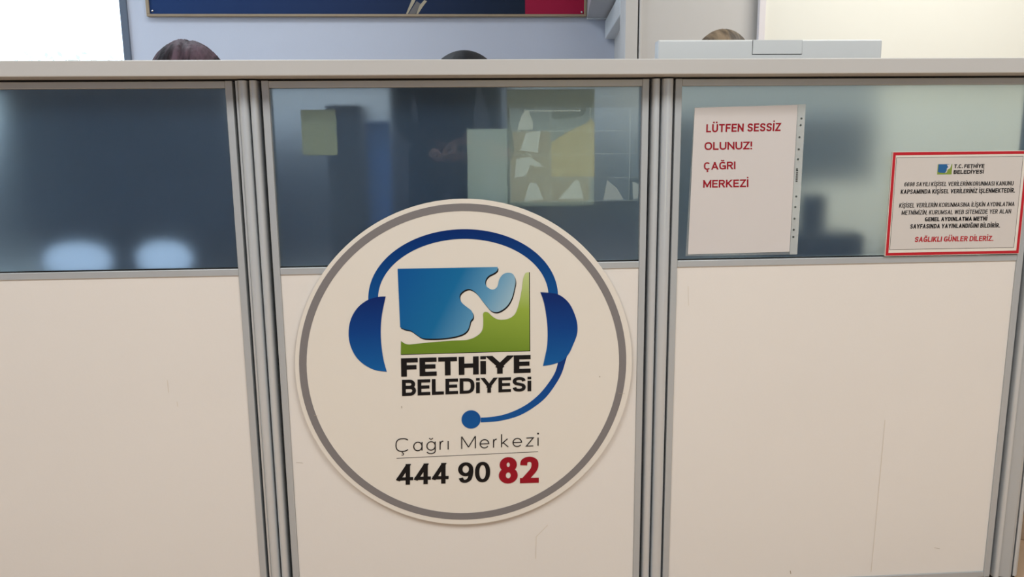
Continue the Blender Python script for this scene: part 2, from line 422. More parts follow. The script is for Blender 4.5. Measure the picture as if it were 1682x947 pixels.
# trunking and duct along the side wall
def skew_box(name, a, b, wdt, z0, z1, m, label, cat, zb=0.0):
    (ax, ay), (bx_, by) = a, b
    bm = bmesh.new(); vs_ = []
    for (x, y, dz) in ((ax, ay, 0), (bx_, by, zb), (bx_ + wdt, by, zb), (ax + wdt, ay, 0)):
        vs_.append((bm.verts.new((x, y, z0 + dz)), bm.verts.new((x, y, z1 + dz))))
    for i in range(4):
        p, q = vs_[i], vs_[(i + 1) % 4]; bm.faces.new((p[0], q[0], q[1], p[1]))
    bm.faces.new([v[0] for v in vs_]); bm.faces.new([v[1] for v in vs_][::-1])
    bmesh.ops.bevel(bm, geom=list(bm.edges), offset=0.003, segments=1, affect='EDGES')
    return tag(obj(name, bm, m), label, cat)
skew_box('wall_trunking', (0.828, 2.99), (0.748, 2.17), 0.09, 1.60, 1.70, M_white_plastic, 'white plastic trunking low on the recessed wall beside the column', 'trunking')
t = thing('ceiling_duct', 'grey-white boxed duct slanting down to the red end of the poster', 'duct')
bm = prism_xy([(0.725, 2.985), (0.655, 2.42), (0.90, 2.42), (0.90, 2.985)], 1.712, 2.02)
obj('duct_body', bm, mat('duct enamel', (178, 178, 180), 0.5, noise_amt=0.02), t)
obj('duct_flange', box(0.722, 0.885, 2.955, 2.9865, 1.706, 1.712, 0.001), M_white_plastic, t)

# tree outside the window, pale in the glare
random.seed(4)
t = thing('garden_tree', 'pale leafy tree barely visible in the glare outside the window', 'tree', (-3.4, 5.6, 0))
obj('trunk', prism_xy([(0.05 * math.cos(a), 0.05 * math.sin(a)) for a in [i * 0.9 for i in range(7)]], -0.2, 1.55), mat('bark', (150, 140, 130), 0.9, noise_amt=0.2), t)
bm = bmesh.new()
for i in range(420):
    a = random.uniform(0, 6.28); r = random.random() ** 0.5; zz = random.uniform(1.2, 1.82)
    rr = 0.75 * r * (1 - max(0, zz - 1.6) * 1.6)
    c = Vector((rr * math.cos(a), rr * math.sin(a) * 0.7, zz)); s = 0.035
    u = Vector((random.gauss(0, 1), random.gauss(0, 1), random.gauss(0, 1))).normalized(); v = u.orthogonal().normalized()
    bm.faces.new([bm.verts.new(c + u * s), bm.verts.new(c + v * s * .5), bm.verts.new(c - u * s), bm.verts.new(c - v * s * .5)])
tag(obj('foliage', bm, mat('sunlit leaves', (172, 180, 166), 0.6, noise_amt=0.1), t), kind='stuff')

# ------------------------------------------------------------------ partition modules
ZT, ZG1, ZG0, ZM0, ZB1, ZB0 = 1.1335, 1.1200, 0.7712, 0.7575, 0.0435, 0.030
def module(x0, x1, label):
    """x0, x1 = inner edges of the glass"""
    t = thing('partition_module', label, 'partition', ((x0 + x1) / 2, 0, 0), group='partition modules of the counter front')
    a, b = x0 - t.location.x, x1 - t.location.x; s = 0.0136
    for u, v in ((a - s, a), (b, b + s)):
        obj('stile', box(u, v, 0, 0.032, ZB0, ZT, 0.0012), M_alu, t)
    obj('top_rail', box(a, b, 0.0008, 0.032, ZG1, ZT - 0.0006, 0.001), M_alu, t)
    obj('mid_rail', box(a, b, 0.0008, 0.032, ZM0, ZG0, 0.001), M_alu, t)
    obj('bottom_rail', box(a, b, 0.0008, 0.032, ZB0, ZB1, 0.001), M_alu, t)
    obj('glass_pane', box(a + .0002, b - .0002, 0.010, 0.015, ZG0 + .0002, ZG1 - .0002), M_glass, t)
    g = obj('glass_gasket', box(a, b, 0.006, 0.0098, ZG0, ZG0 + 0.0022), M_black, t)
    obj('lower_panel', box(a + .0002, b - .0002, 0.0035, 0.022, ZB1 + .0002, ZM0 - .0002), M_white, t)
    for fx in (a + 0.10, b - 0.10):
        f = obj('levelling_foot', prism_xy([(fx + 0.018 * math.cos(k * math.pi / 8), 0.017 + 0.014 * math.sin(k * math.pi / 8)) for k in range(16)], 0, ZB0), M_black, t)
    return t
m_left = module(-1.166, -0.4413, 'leftmost partition module with dark blue-grey frosted glass over a white panel')
m_mid = module(-0.3595, 0.3652, 'middle partition module behind the round call centre sign')
m_right = module(0.4450, 1.1741, 'right partition module carrying the two notices on its frosted glass')

def tube_profile(x0, x1, flat=0.0, depth=0.012, back=0.030, side='L'):
    """front is a half ellipse; 'flat' is a plain strip on one flank"""
    pts = []
    a, b = (x0 + flat, x1) if side == 'L' else (x0, x1 - flat)
    n = 14; c = (a + b) / 2; r = (b - a) / 2
    arc = [(c - r * math.cos(math.pi * i / n), 0.004 - depth * math.sin(math.pi * i / n) ** 0.8) for i in range(n + 1)]
    if side == 'L' and flat: pts = [(x0, back), (x0, 0.002), (a - 0.0004, 0.001)] + arc + [(x1, back)]
    elif flat: pts = [(x0, back)] + arc + [(b + 0.0004, 0.001), (x1, 0.002), (x1, back)]
    else: pts = [(x0, back)] + arc + [(x1, back)]
    return pts
def post(cx, tubes, label):
    t = thing('partition_post', label, 'post', (cx, 0, 0), group='upright posts between the partition modules')
    for (a, b, fl, sd) in tubes:
        obj('post_tube', prism_xy(tube_profile(a - cx, b - cx, fl, side=sd), ZB0, ZT), M_tube, t)
    lo = min(x[0] for x in tubes) - cx - 0.0055; hi = max(x[1] for x in tubes) - cx + 0.0055
    obj('connector_strip', box(lo, hi, 0.0305, 0.036, ZB0, ZT - 0.002), M_black, t)
    obj('post_foot', box(lo + .008, hi - .008, 0.006, 0.028, 0, ZB0), M_black, t)
    return t
post(-0.401, [(-0.4222, -0.3988, 0.0045, 'L'), (-0.3958, -0.3803, 0, 'L')], 'upright aluminium post left of the round sign')
post(0.405, [(0.3845, 0.4005, 0, 'L'), (0.4042, 0.4272, 0.0, 'L')], 'upright aluminium post between the round sign and the quiet notice')
t = thing('corner_post', 'wide aluminium corner post at the right end of the counter', 'post', (1.22, 0, 0))
obj('post_tube', prism_xy(tube_profile(-0.0245, -0.0128), ZB0, ZT), M_tube, t)
obj('post_face', prism_xy([(-0.0124, 0.03), (-0.0124, 0.001), (0.0095, -0.006), (0.0155, -0.004), (0.0155, 0.03)], ZB0, ZT), M_alu, t)
obj('edge_strip', prism_xy([(0.0232, 0.03), (0.0232, 0.001), (0.0270, -0.002), (0.0335, 0.002), (0.0335, 0.03)], ZB0, ZT), M_tube, t)
obj('connector_strip', box(-0.031, 0.030, 0.0305, 0.036, ZB0, ZT - 0.002), M_black, t)
obj('post_foot', box(-0.02, 0.028, 0.0, 0.03, 0, ZB0), M_black, t)

# counter top
ct = thing('counter', 'long white counter top with a thick square front edge above the partitions', 'counter', (0, 0, 1.1368))
obj('counter_top', box(-1.35, 1.50, -0.06, 0.19, 0, 0.0287, 0.0018, 2), M_top, ct)
obj('gap_strip', box(-1.30, 1.40, 0.004, 0.028, ZT + 0.0003 - 1.1368, -0.0002), M_black, ct)

# scuffs and scratches on the panels and the sign
M_scuff = mat('scuff', (176, 164, 146), 0.7); M_scuff2 = mat('faint scuff', (216, 207, 193), 0.6)
def scuff(parent, pts, y, m, w_=0.0007, ox=0.0, oz=0.0):
    bm = bmesh.new(); pp = [Vector((a - ox, b - oz)) for a, b in pts]
    for a, b in zip(pp, pp[1:]):
        n = (b - a).normalized(); n = Vector((-n.y, n.x)) * w_ / 2
        bm.faces.new([bm.verts.new((p.x, y, p.y)) for p in (a + n, a - n, b - n, b + n)])
    bm.normal_update()
    for f in bm.faces:
        if f.normal.y > 0: f.normal_flip()
    me = bpy.data.meshes.new('scuff_mark'); bm.to_mesh(me); bm.free(); return link('scuff_mark', me, m, parent)
for mod, pts, m, w_ in ((m_mid, [(0.1764, 0.1976), (0.1512, 0.1717), (0.1496, 0.1203)], M_scuff2, .0016), (m_right, [(0.9144, 0.4124), (0.912, 0.22), (0.9095, 0.0533)], M_scuff2, .0014),
        (m_right, [(0.4696, 0.7172), (0.4722, 0.676)], M_scuff2, .0009), (m_mid, [(-0.3516, 0.3603), (-0.338, 0.3585)], M_scuff, .0007), (m_left, [(-0.5985, 0.5454), (-0.5983, 0.5198)], M_scuff2, .0012),
        (m_left, [(-0.5831, 0.5), (-0.5827, 0.4896)], M_scuff2, .0012), (m_right, [(0.722, 0.065), (0.7238, 0.0575)], M_scuff, .002), (m_right, [(1.0526, 0.1062), (1.0657, 0.1027)], M_scuff, .0008)):
    scuff(mod, pts, 0.0031, m, w_, mod.location.x)

# ------------------------------------------------------------------ round call centre sign
YD = -0.0065
sign = thing('round_sign', 'round white call centre sign with a blue headset and grey ring', 'sign', (0.0062, 0, 0.558))
sx, sz = 0.0062, 0.558
def L(pts): return [(x - sx, z - sz) for x, z in pts]
bm = plate(circle_pts(0, 0, 0.3462, 160), YD, 0.0062)
obj('sign_board', bm, M_disc, sign)
obj('rim_ring', ring(-0.002, 0.0008, 0.3212, 0.3362, YD - 0.0004), M_greyink, sign)
SEA = [(-0.126, 0.7666), (0.0747, 0.7663), (0.0733, 0.7592), (0.0667, 0.754), (0.0565, 0.7489), (0.0503, 0.7411), (0.0493, 0.7322), (0.0531, 0.7255), (0.0618, 0.7204), (0.0693, 0.722), (0.0742, 0.7282), (0.0774, 0.7405), (0.0841, 0.7502), (0.0929, 0.754), (0.103, 0.7529), (0.1082, 0.7466), (0.1103, 0.7354), (0.108, 0.7221), (0.1034, 0.7043), (0.0967, 0.691), (0.0877, 0.6813), (0.0766, 0.6748), (0.0678, 0.6737), (0.059, 0.6775), (0.0503, 0.6875), (0.0417, 0.6989), (0.031, 0.7135), (0.0202, 0.7213), (0.0124, 0.7223), (0.0035, 0.7181), (-0.0027, 0.7111), (-0.0029, 0.7022), (0.0022, 0.6931), (0.0116, 0.6848), (0.0194, 0.6784), (0.0232, 0.6702), (0.0226, 0.6621), (0.0177, 0.6559), (0.0153, 0.6469), (0.0107, 0.6366), (0.0008, 0.6291), (-0.0169, 0.6241), (-0.039, 0.6215), (-0.061, 0.6212), (-0.0807, 0.623), (-0.0936, 0.6315), (-0.1043, 0.6394), (-0.1151, 0.642), (-0.125, 0.6467)]
LAND = [(-0.1243, 0.6178), (-0.1174, 0.6126), (-0.1074, 0.6101), (-0.0832, 0.6122), (-0.048, 0.6145), (-0.0171, 0.616), (0.005, 0.6163), (0.0183, 0.6187), (0.0294, 0.6239), (0.0384, 0.6314), (0.043, 0.6426), (0.0438, 0.6607), (0.0435, 0.6697), (0.0466, 0.6741), (0.0536, 0.6731), (0.0623, 0.6648), (0.072, 0.6587), (0.083, 0.6571), (0.0963, 0.6594), (0.1066, 0.666), (0.1129, 0.6771), (0.1188, 0.6972), (0.1234, 0.7218), (0.1257, 0.7395), (0.1293, 0.7501), (0.1324, 0.7536), (0.1381, 0.7544), (0.1381, 0.5909), (-0.1257, 0.5901)]
CUPL = [(-0.1518, 0.7108), (-0.1669, 0.7102), (-0.1887, 0.704), (-0.2088, 0.6889), (-0.2227, 0.667), (-0.2286, 0.6425), (-0.228, 0.6177), (-0.2196, 0.5926), (-0.2051, 0.574), (-0.186, 0.5612), (-0.1708, 0.5562), (-0.1555, 0.5543), (-0.1611, 0.5797), (-0.1643, 0.6116), (-0.1643, 0.6432), (-0.1605, 0.6745)]
CUPR = [(0.1609, 0.7129), (0.183, 0.7107), (0.2008, 0.7058), (0.2186, 0.6905), (0.2298, 0.6699), (0.2367, 0.647), (0.2368, 0.6242), (0.2288, 0.6014), (0.219, 0.5809), (0.2055, 0.5674), (0.1852, 0.5601), (0.1658, 0.5574), (0.1703, 0.5776), (0.1749, 0.6028), (0.1754, 0.6394), (0.1719, 0.6713), (0.1675, 0.6939)]
BOOM = [(0.2176, 0.5809), (0.2145, 0.5718), (0.2055, 0.5418), (0.1919, 0.5165), (0.1715, 0.489), (0.1465, 0.4685), (0.1191, 0.4528), (0.0918, 0.4442), (0.0646, 0.4399), (0.0352, 0.439), (0.0354, 0.4494), (0.0512, 0.4498), (0.0784, 0.4532), (0.1056, 0.4618), (0.1329, 0.476), (0.1579, 0.4964), (0.1784, 0.5216), (0.1919, 0.5445), (0.1987, 0.5699), (0.2009, 0.5791)]
def circ3(a, b, c):
    ax, ay = a; bx, by = b; cx, cy = c
    d = 2 * (ax * (by - cy) + bx * (cy - ay) + cx * (ay - by))
    ux = ((ax * ax + ay * ay) * (by - cy) + (bx * bx + by * by) * (cy - ay) + (cx * cx + cy * cy) * (ay - by)) / d
    uy = ((ax * ax + ay * ay) * (cx - bx) + (bx * bx + by * by) * (ax - cx) + (cx * cx + cy * cy) * (bx - ax)) / d
    return ux, uy, math.hypot(ax - ux, ay - uy)
M_sea = gradient_mat('sea blue ink', [(0, (8, 84, 150)), (0.45, (18, 106, 158)), (0.72, (92, 150, 186)), (1, (168, 196, 206))], (-0.13, 0, 0.2), (0.09, 0, 0.085))
M_land = gradient_mat('land green ink', [(0, (192, 206, 142)), (0.45, (146, 170, 66)), (1, (104, 134, 40))], (0.13, 0, 0.2), (0.10, 0, 0.02))
M_band = gradient_mat('navy headset ink', [(0, (0, 40, 106)), (1, (6, 84, 150))], (0, 0, 0.285), (0, 0, 0.12))
M_cup = gradient_mat('ear cup ink', [(0, (6, 38, 104)), (0.45, (4, 62, 132)), (1, (10, 92, 158))], (0, 0, 0.15), (0, 0, -0.005))
M_boom = gradient_mat('boom ink', [(0, (6, 46, 114)), (0.5, (6, 70, 142)), (1, (10, 84, 152))], (0, 0, 0.02), (0, 0, -0.12))
seal = L(SEA); C0 = {0, 1}
shs = smooth_closed(seal, {0, 1, 48}, 4)
obj('emblem_shadow', plate([(x + 0.0016, z - 0.0030) for x, z in shs], YD - 0.0004, 0.0003), M_blackink, sign)
obj('emblem_sea', plate(shs, YD - 0.0008, 0.0003), M_sea, sign)
shl = smooth_closed(L(LAND), {0, 26, 27, 28}, 4)
obj('emblem_shadow', plate([(x + (0.0016 if x > 0.125 else 0), z - (0.0014 if z < 0.04 else 0)) for x, z in shl], YD - 0.0004, 0.0003), M_blackink, sign)
obj('emblem_land', plate(shl, YD - 0.0008, 0.0003), M_land, sign)
# head band: outer and inner arcs
oc = circ3((-0.1867, 0.7106), (0.0074, 0.8439), (0.1963, 0.7068)); ic = circ3((-0.1668, 0.7124), (0.007, 0.8244), (0.1777, 0.7094))
def arcpts(c, pa, pb, n=60):
    a0 = math.atan2(pa[1] - c[1], pa[0] - c[0]); a1 = math.atan2(pb[1] - c[1], pb[0] - c[0])
    return [(c[0] + c[2] * math.cos(a0 + (a1 - a0) * i / n), c[1] + c[2] * math.sin(a0 + (a1 - a0) * i / n)) for i in range(n + 1)]
# sides run down steeper than a circle: blend towards an ellipse
def ell(cx, top, bot, rx, n=60):
    return [(cx + rx * math.cos(math.pi - math.pi * i / n), bot + (top - bot) * math.sin(math.pi * i / n)) for i in range(n + 1)]
band = ell(0.0052, 0.8439, 0.7040, 0.1920) + ell(0.0052, 0.8244, 0.7040, 0.1725)[::-1]
obj('headset_band', plate(L(band), YD - 0.0004, 0.0003), M_band, sign)
obj('ear_cup', plate(smooth_closed(L(CUPL), {0, 11}, 4), YD - 0.0008, 0.0003), M_cup, sign)
obj('ear_cup', plate(smooth_closed(L(CUPR), {0, 11}, 4), YD - 0.0008, 0.0003), M_cup, sign)
obj('microphone_boom', plate(smooth_closed(L(BOOM), {0, 9, 10, 19}, 4), YD - 0.0004, 0.0003), M_boom, sign)
obj('microphone_tip', plate(L(circle_pts(0.015, 0.4462, 0.0199, 48)), YD - 0.0008, 0.0003), M_boom, sign)
obj('divider_line', plate(L([(-0.1424, 0.3655), (0.1552, 0.3697), (0.1552, 0.3707), (-0.1424, 0.3665)]), YD - 0.0004, 0.0003), M_darkink, sign)
YL = YD - 0.0008
for pts, w_ in (([(0.284, 0.5325), (0.2855, 0.530)], .0016), ([(-0.3071, 0.4663), (-0.301, 0.4648)], .0010), ([(-0.1282, 0.4800), (-0.1274, 0.4755)], .0012), ([(0.3238, 0.4943), (0.3381, 0.4926)], .0006)):
    scuff(sign, pts, YD - 0.0012, M_scuff, w_, sx, sz)
lettering('FETHiYE', L([(-0.1264, 0.5425), (0.1401, 0.5437), (0.1403, 0.5818), (-0.1257, 0.5815)]), YL, M_blackink, sign, tx=0.30, ty=0.235, gap=0.09, widths={'Y': .9})
lettering('BELEDiYESi', L([(-0.1261, 0.5013), (0.1412, 0.504), (0.1414, 0.5350), (-0.1253, 0.536)]), YL, M_blackink, sign, tx=0.235, ty=0.20, gap=0.10)
lettering('Çağrı Merkezï', L([(-0.1441, 0.3800), (0.1562, 0.3828), (0.1563, 0.4112), (-0.1431, 0.4100)]), YL, M_darkink, sign, tx=0.078, ty=0.075, gap=0.27, space=0.62, flat=False, widths={'Ç': .80, 'M': .86})
lettering('444 90', L([(-0.1436, 0.3068), (0.0527, 0.3062), (0.0534, 0.3520), (-0.1419, 0.3530)]), YL, M_blackink, sign, tx=0.20, ty=0.155, gap=0.075, space=0.36)
lettering('82', L([(0.071, 0.3015), (0.1563, 0.3007), (0.1565, 0.3597), (0.0718, 0.3608)]), YL, M_redink, sign, tx=0.25, ty=0.195, gap=0.08)

# ------------------------------------------------------------------ quiet notice in its plastic sleeve
sl = thing('quiet_notice', 'white sheet reading LÜTFEN SESSİZ OLUNUZ in a plastic sleeve', 'notice', (0.58, 0, 0.78))
def Q(pts): return [((x - 0.0064) * 1.0055 + 0.0064 - 0.58, (z - 1.003) * 1.0055 + 1.003 - 0.78) for x, z in pts]
YP = 0.0082
obj('paper_sheet', plate(Q([(0.4661, 0.7839), (0.6797, 0.7856), (0.6805, 1.0815), (0.4711, 1.0772)]), YP, 0.0003), M_paper, sl)
obj('sleeve_back', plate(Q([(0.4614, 0.7804), (0.6963, 0.7797), (0.6971, 1.0829), (0.4703, 1.0790)]), YP + 0.0008, 0.0002), film_mat(), sl)
obj('punched_strip', plate(Q([(0.6805, 0.7800), (0.6963, 0.7797), (0.6971, 1.0829), (0.6815, 1.0826)]), YP, 0.0003), strip_mat(), sl)
M_hole = mat('dark hole print', (70, 78, 76), 0.6)
M_hole2 = mat('darker hole', (36, 40, 40), 0.6)
for i, (hx, hz) in enumerate([(0.6896, 1.055), (0.6887, 1.0418), (0.6877, 1.0182), (0.6875, 0.9941), (0.687, 0.9742), (0.6861, 0.9545), (0.6876, 0.8992), (0.6868, 0.8777), (0.6865, 0.854), (0.6861, 0.831), (0.6861, 0.8163)]):
    obj('punched_hole', plate(Q(circle_pts(hx, hz, 0.0021, 14)), YP - 0.0003, 0.0002), M_hole2 if i > 8 else M_hole, sl)
bm = bmesh.new()
for k in range(6):
    z = 0.929 + k * 0.0042
    for v in (Q([(0.6845, z), (0.6885, z), (0.6885, z + 0.0026), (0.6845, z + 0.0026)]),):
        bm.faces.new([bm.verts.new((a, YP - 0.0003, b)) for a, b in v])
obj('strip_print', bm, M_hole2, sl)
for s, q in (('LÜTFEN SESSİZ', [(0.4957, 1.0293), (0.6477, 1.0307), (0.6484, 1.0468), (0.4956, 1.0450)]), ('OLUNUZ!', [(0.4934, 0.9945), (0.5908, 0.9951), (0.5903, 1.0105), (0.4932, 1.0100)]),
             ('ÇAĞRI', [(0.4936, 0.9551), (0.5584, 0.9559), (0.5578, 0.9712), (0.493, 0.9702)]), ('MERKEZİ', [(0.4932, 0.9193), (0.5867, 0.9197), (0.5861, 0.9353), (0.4931, 0.9347)])):
    lettering(s, Q(q), YP - 0.0003, M_redink, sl, tx=0.20, ty=0.18, gap=0.12, space=.36)

# ------------------------------------------------------------------ red framed data notice
YN = -0.0045
dn = thing('data_notice', 'red-bordered white notice with black text on the right glass', 'notice', (1.028, 0, 0.773))
def N(pts): return [(x - 1.028, z - 0.773) for x, z in pts]
X0, X1, Z0, Z1 = 0.8822, 1.1733, 0.7732, 0.9870
obj('notice_board', plate(N(rect(X0, X1, Z0, Z1)), YN, 0.004), M_disc, dn)
def frame_pl(x0, x1, z0, z1, w_, y, m, name):
    bm = bmesh.new()
    for r in (rect(x0, x1, z0, z0 + w_), rect(x0, x1, z1 - w_, z1), rect(x0, x0 + w_, z0 + w_, z1 - w_), rect(x1 - w_, x1, z0 + w_, z1 - w_)):
        bm.faces.new([bm.verts.new((a, y, b)) for a, b in N(r)])
    return obj(name, bm, m, dn)
frame_pl(X0 + .001, X1 - .001, Z0 + .001, Z1 - .001, 0.0058, YN - 0.0003, mat('red ink', (186, 20, 36), 0.4), 'red_border')
frame_pl(0.8908, 1.1608, 0.7862, 0.9757, 0.0008, YN - 0.0003, M_blackink, 'thin_border')
obj('text_field', plate(N(rect(0.8916, 1.1600, 0.7870, 0.9749)), YN - 0.0003, 0.0002), mat('pale grey print', (208, 202, 196), 0.4), dn)
YT = YN - 0.0006
obj('emblem_land', plate(N(rect(0.9795, 1.0103, 0.9403, 0.9612)), YT + .0001, 0.0001), mat('small emblem green', (128, 150, 60), 0.4), dn)
obj('emblem_sea', plate(N([(0.9810, 0.9612), (1.0040, 0.9612), (1.0015, 0.9555), (0.9990, 0.9520), (0.9985, 0.9460), (0.9945, 0.9432), (0.9850, 0.9440), (0.9808, 0.9462)]), YT - .0001, 0.0001), mat('small emblem blue', (36, 96, 150), 0.4), dn)
obj('emblem_coast', plate(N([(0.9985, 0.9600), (1.0040, 0.9610), (1.0085, 0.9612), (1.0062, 0.9530), (1.0010, 0.9500), (0.9992, 0.9440), (0.9960, 0.9425), (0.9990, 0.9480), (0.9992, 0.9525), (1.0018, 0.9550)]), YT - .0003, 0.0001), M_paper, dn)
for s, q, off, mm in (
    ('T.C. FETHİYE', [(1.014, 0.9529), (1.0786, 0.9527), (1.0784, 0.9605), (1.0141, 0.9605)], .25, M_blackink),
    ('BELEDİYESİ', [(1.0142, 0.9411), (1.0786, 0.9412), (1.0786, 0.949), (1.014, 0.949)], .25, M_blackink),
    ('6698 SAYILI KİŞİSEL VERİLERİNKORUNMASI KANUNU', [(0.9111, 0.9171), (1.1455, 0.916), (1.145, 0.925), (0.9118, 0.9254)], .17, M_blackink),
    ('KAPSAMINDA KİŞİSEL VERİLERİNİZ İŞLENMEKTEDİR.', [(0.9052, 0.9017), (1.15, 0.9015), (1.1498, 0.9105), (0.905, 0.9106)], .2, M_blackink),
    ('KİŞİSEL VERİLERİN KORUNMASINA İLİŞKİN AYDINLATMA', [(0.904, 0.8735), (1.1521, 0.8735), (1.1517, 0.8822), (0.9044, 0.8826)], .16, M_blackink),
    ('METNİMİZİN, KURUMSAL WEB SİTEMİZDE YER ALAN', [(0.9104, 0.8586), (1.1461, 0.8582), (1.1457, 0.8672), (0.9108, 0.8676)], .16, M_blackink),
    ('GENEL AYDINLATMA METNİ', [(0.9613, 0.8447), (1.096, 0.844), (1.0957, 0.8526), (0.9611, 0.853)], .25, M_blackink),
    ('SAYFASINDA YAYINLANDIĞINI BİLDİRİR.', [(0.9313, 0.83), (1.1254, 0.8292), (1.125, 0.8382), (0.9313, 0.839)], .22, M_blackink),
    ('SAĞLIKLI GÜNLER DİLERİZ.', [(0.9432, 0.8019), (1.1136, 0.8013), (1.1132, 0.8122), (0.9437, 0.8125)], .22, mat('notice red ink', (178, 16, 34), 0.4))):
    lettering(s, N(q), YT, mm, dn, tx=off, ty=off * .85, gap=0.10, space=0.30, shear=.06)

# ------------------------------------------------------------------ poster on the office wall
ps = thing('wall_poster', 'navy and crimson poster in a thin gilt frame on the office wall', 'poster', (-0.47, BW, 1.72))
def P(pts): return [(x + 0.47, z - 1.72) for x, z in pts]
yb = -0.03
obj('poster_sheet', plate(P(rect(-1.655, 0.376, 1.731, 2.6)), yb, 0.02), gradient_mat('navy poster print', [(0, (28, 56, 104)), (0.55, (26, 46, 84)), (1, (20, 34, 54))], (-1.18, 0, 0), (0.85, 0, 0), 0.55), ps)
obj('poster_red_field', plate(P(rect(0.376, 0.705, 1.731, 2.6)), yb, 0.02), mat('crimson poster print', (166, 22, 62), 0.55, noise_amt=0.06, noise_scale=4, spec=0.2), ps)
M_gilt = mat('gilt frame', (158, 140, 116), 0.45, metal=0.3, noise_amt=0.04)
for r in ((-1.673, 0.72, 1.7185, 1.7315), (-1.673, -1.655, 1.7315, 2.62), (0.705, 0.72, 1.7315, 2.62), (-1.673, 0.72, 2.60, 2.62)):
    obj('poster_frame', box(r[0] + .47, r[1] + .47, -0.038, -0.001, r[2] - 1.72, r[3] - 1.72, 0.002), M_gilt, ps)
for (bx_, bz) in ((-1.640, 1.748), (0.692, 1.742)):
    b_ = bmesh.new(); bmesh.ops.create_uvsphere(b_, u_segments=12, v_segments=8, radius=0.007, matrix=Matrix.Translation((bx_ + .47, yb - .002, bz - 1.72)))
    obj('poster_bolt', b_, M_chrome, ps, True)
M_beige = mat('beige poster print', (176, 164, 140), 0.4, noise_amt=0.1, noise_scale=20)
obj('poster_motif', plate(P([(-0.282, 1.733), (-0.272, 1.733), (-0.236, 1.790), (-0.225, 1.812), (-0.205, 1.830), (-0.222, 1.835), (-0.245, 1.815)]), yb - 0.001, 0.0008), M_beige, ps)
obj('poster_motif', plate(P([(-0.226, 1.733), (-0.216, 1.733), (-0.186, 1.775), (-0.165, 1.800), (-0.18, 1.806), (-0.205, 1.780)]), yb - 0.001, 0.0008), M_beige, ps)
obj('poster_motif', plate(P([(-0.268, 1.733), (-0.230, 1.733), (-0.200, 1.785), (-0.222, 1.80)]), yb - 0.0006, 0.0004), mat('taupe poster print', (104, 100, 98), 0.4), ps)

# ------------------------------------------------------------------ behind the counter
M_desk = mat('grey desk', (96, 98, 104), 0.4, noise_amt=0.02)
dk = thing('operator_desk', 'long grey office desk hidden behind the counter partitions', 'desk', (0, 0.30, 0))
obj('desk_top', box(-1.5, 1.7, -0.25, 0.25, 0.70, 0.73, 0.002), M_desk, dk)
for lx in (-1.45, -0.42, 0.5, 1.65):
    obj('desk_leg', box(lx - .02, lx + .02, -0.2, 0.2, 0, 0.70, 0.002), M_desk, dk)
# white monitor, back to the counter
mn = thing('white_monitor', 'white monitor seen from behind above the right end of the counter', 'monitor', (0.742, 0.33, 0.73))
obj('monitor_housing', box(-0.270, 0.272, -0.018, 0.018, 0.185, 0.518, 0.004, 3), M_white_plastic, mn)
obj('rear_cover', box(-0.044, 0.075, -0.0205, -0.0182, 0.485, 0.5172, 0.0006), M_white_plastic, mn)
bm = bmesh.new()
for r in ((-0.0448, -0.044, 0.4840, 0.5172), (0.075, 0.0758, 0.4840, 0.5172), (-0.0448, 0.0758, 0.4840, 0.4850)): box(r[0], r[1], -0.0188, -0.0180, r[2], r[3], bm=bm)
obj('cover_groove', bm, M_dark_plastic, mn)
obj('monitor_neck', box(-0.04, 0.04, -0.010, 0.012, 0.012, 0.20, 0.003), M_white_plastic, mn)
obj('monitor_base', box(-0.12, 0.12, -0.075, 0.085, 0.0005, 0.012, 0.003), M_white_plastic, mn)
def dark_monitor(x, y, w_, label, top=0.41, rz=0):
    t = thing('office_monitor', label, 'monitor', (x, y, 0.73), rz)
    obj('monitor_housing', box(-w_ / 2, w_ / 2, -0.014, 0.014, 0.10, top, 0.004), mat('navy black plastic', (24, 38, 70), 0.5), t)
    obj('monitor_neck', box(-0.03, 0.03, -0.010, 0.010, 0.012, 0.12, 0.002), M_dark_plastic, t)
    obj('monitor_base', box(-0.11, 0.11, -0.07, 0.07, 0.0005, 0.012, 0.002), M_dark_plastic, t)
    return t
dark_monitor(-0.022, 0.12, 0.236, 'black monitor blurred behind the middle frosted glass', 0.40)
# things on the desk that show as bright blurs through the glass
def slab(name, x, y, w_, d_, z0, h, m, label, cat, rz=0, bev=0.004):
    o = obj(name, box(-w_ / 2, w_ / 2, -d_ / 2, d_ / 2, 0, h, bev), m); o.location = (x, y, z0); o.rotation_euler.z = rz
    return tag(o, label, cat)
M_bluepaper = mat('white carton', (226, 236, 250), 0.6, noise_amt=0.02)
M_glow = mat('pale glow panel', (196, 216, 255), 0.5, emit=0.7)
def added_glow_panel(x, w_, label):  # glowing panel added only to make a bright patch behind the left glass
    t = thing('added_glow', label, 'display', (x, 0.138, 0.7302))
    obj('glow_panel_back', box(-w_ / 2 - .006, w_ / 2 + .006, 0.0, 0.02, 0, 0.105, 0.004), M_dark_plastic, t)
    obj('glow_face', plate([(w_ / 2 * math.copysign(abs(math.cos(a)) ** .8, math.cos(a)), 0.046 + 0.038 * math.sin(a)) for a in [i * math.pi / 16 for i in range(32)]], -0.001, 0.0008), M_glow, t)
added_glow_panel(-0.812, 0.140, 'added pale glow panel blurred low behind the left glass, the left of two bright patches')
added_glow_panel(-0.632, 0.115, 'added pale glow panel blurred low behind the left glass, the right of two bright patches')
dark_monitor(-0.74, 0.235, 0.50, 'wide black monitor blurred behind the left frosted glass', 0.445)
slab('file_holder', -0.228, 0.12, 0.070, 0.14, 0.7302, 0.36, M_dark_plastic, 'dark upright holder blurred behind the middle glass left of the black monitor', 'holder')
cab = thing('low_cabinet', 'long dark low cabinet blurred behind the left and middle glass', 'cabinet', (-0.9, 1.5, 0))
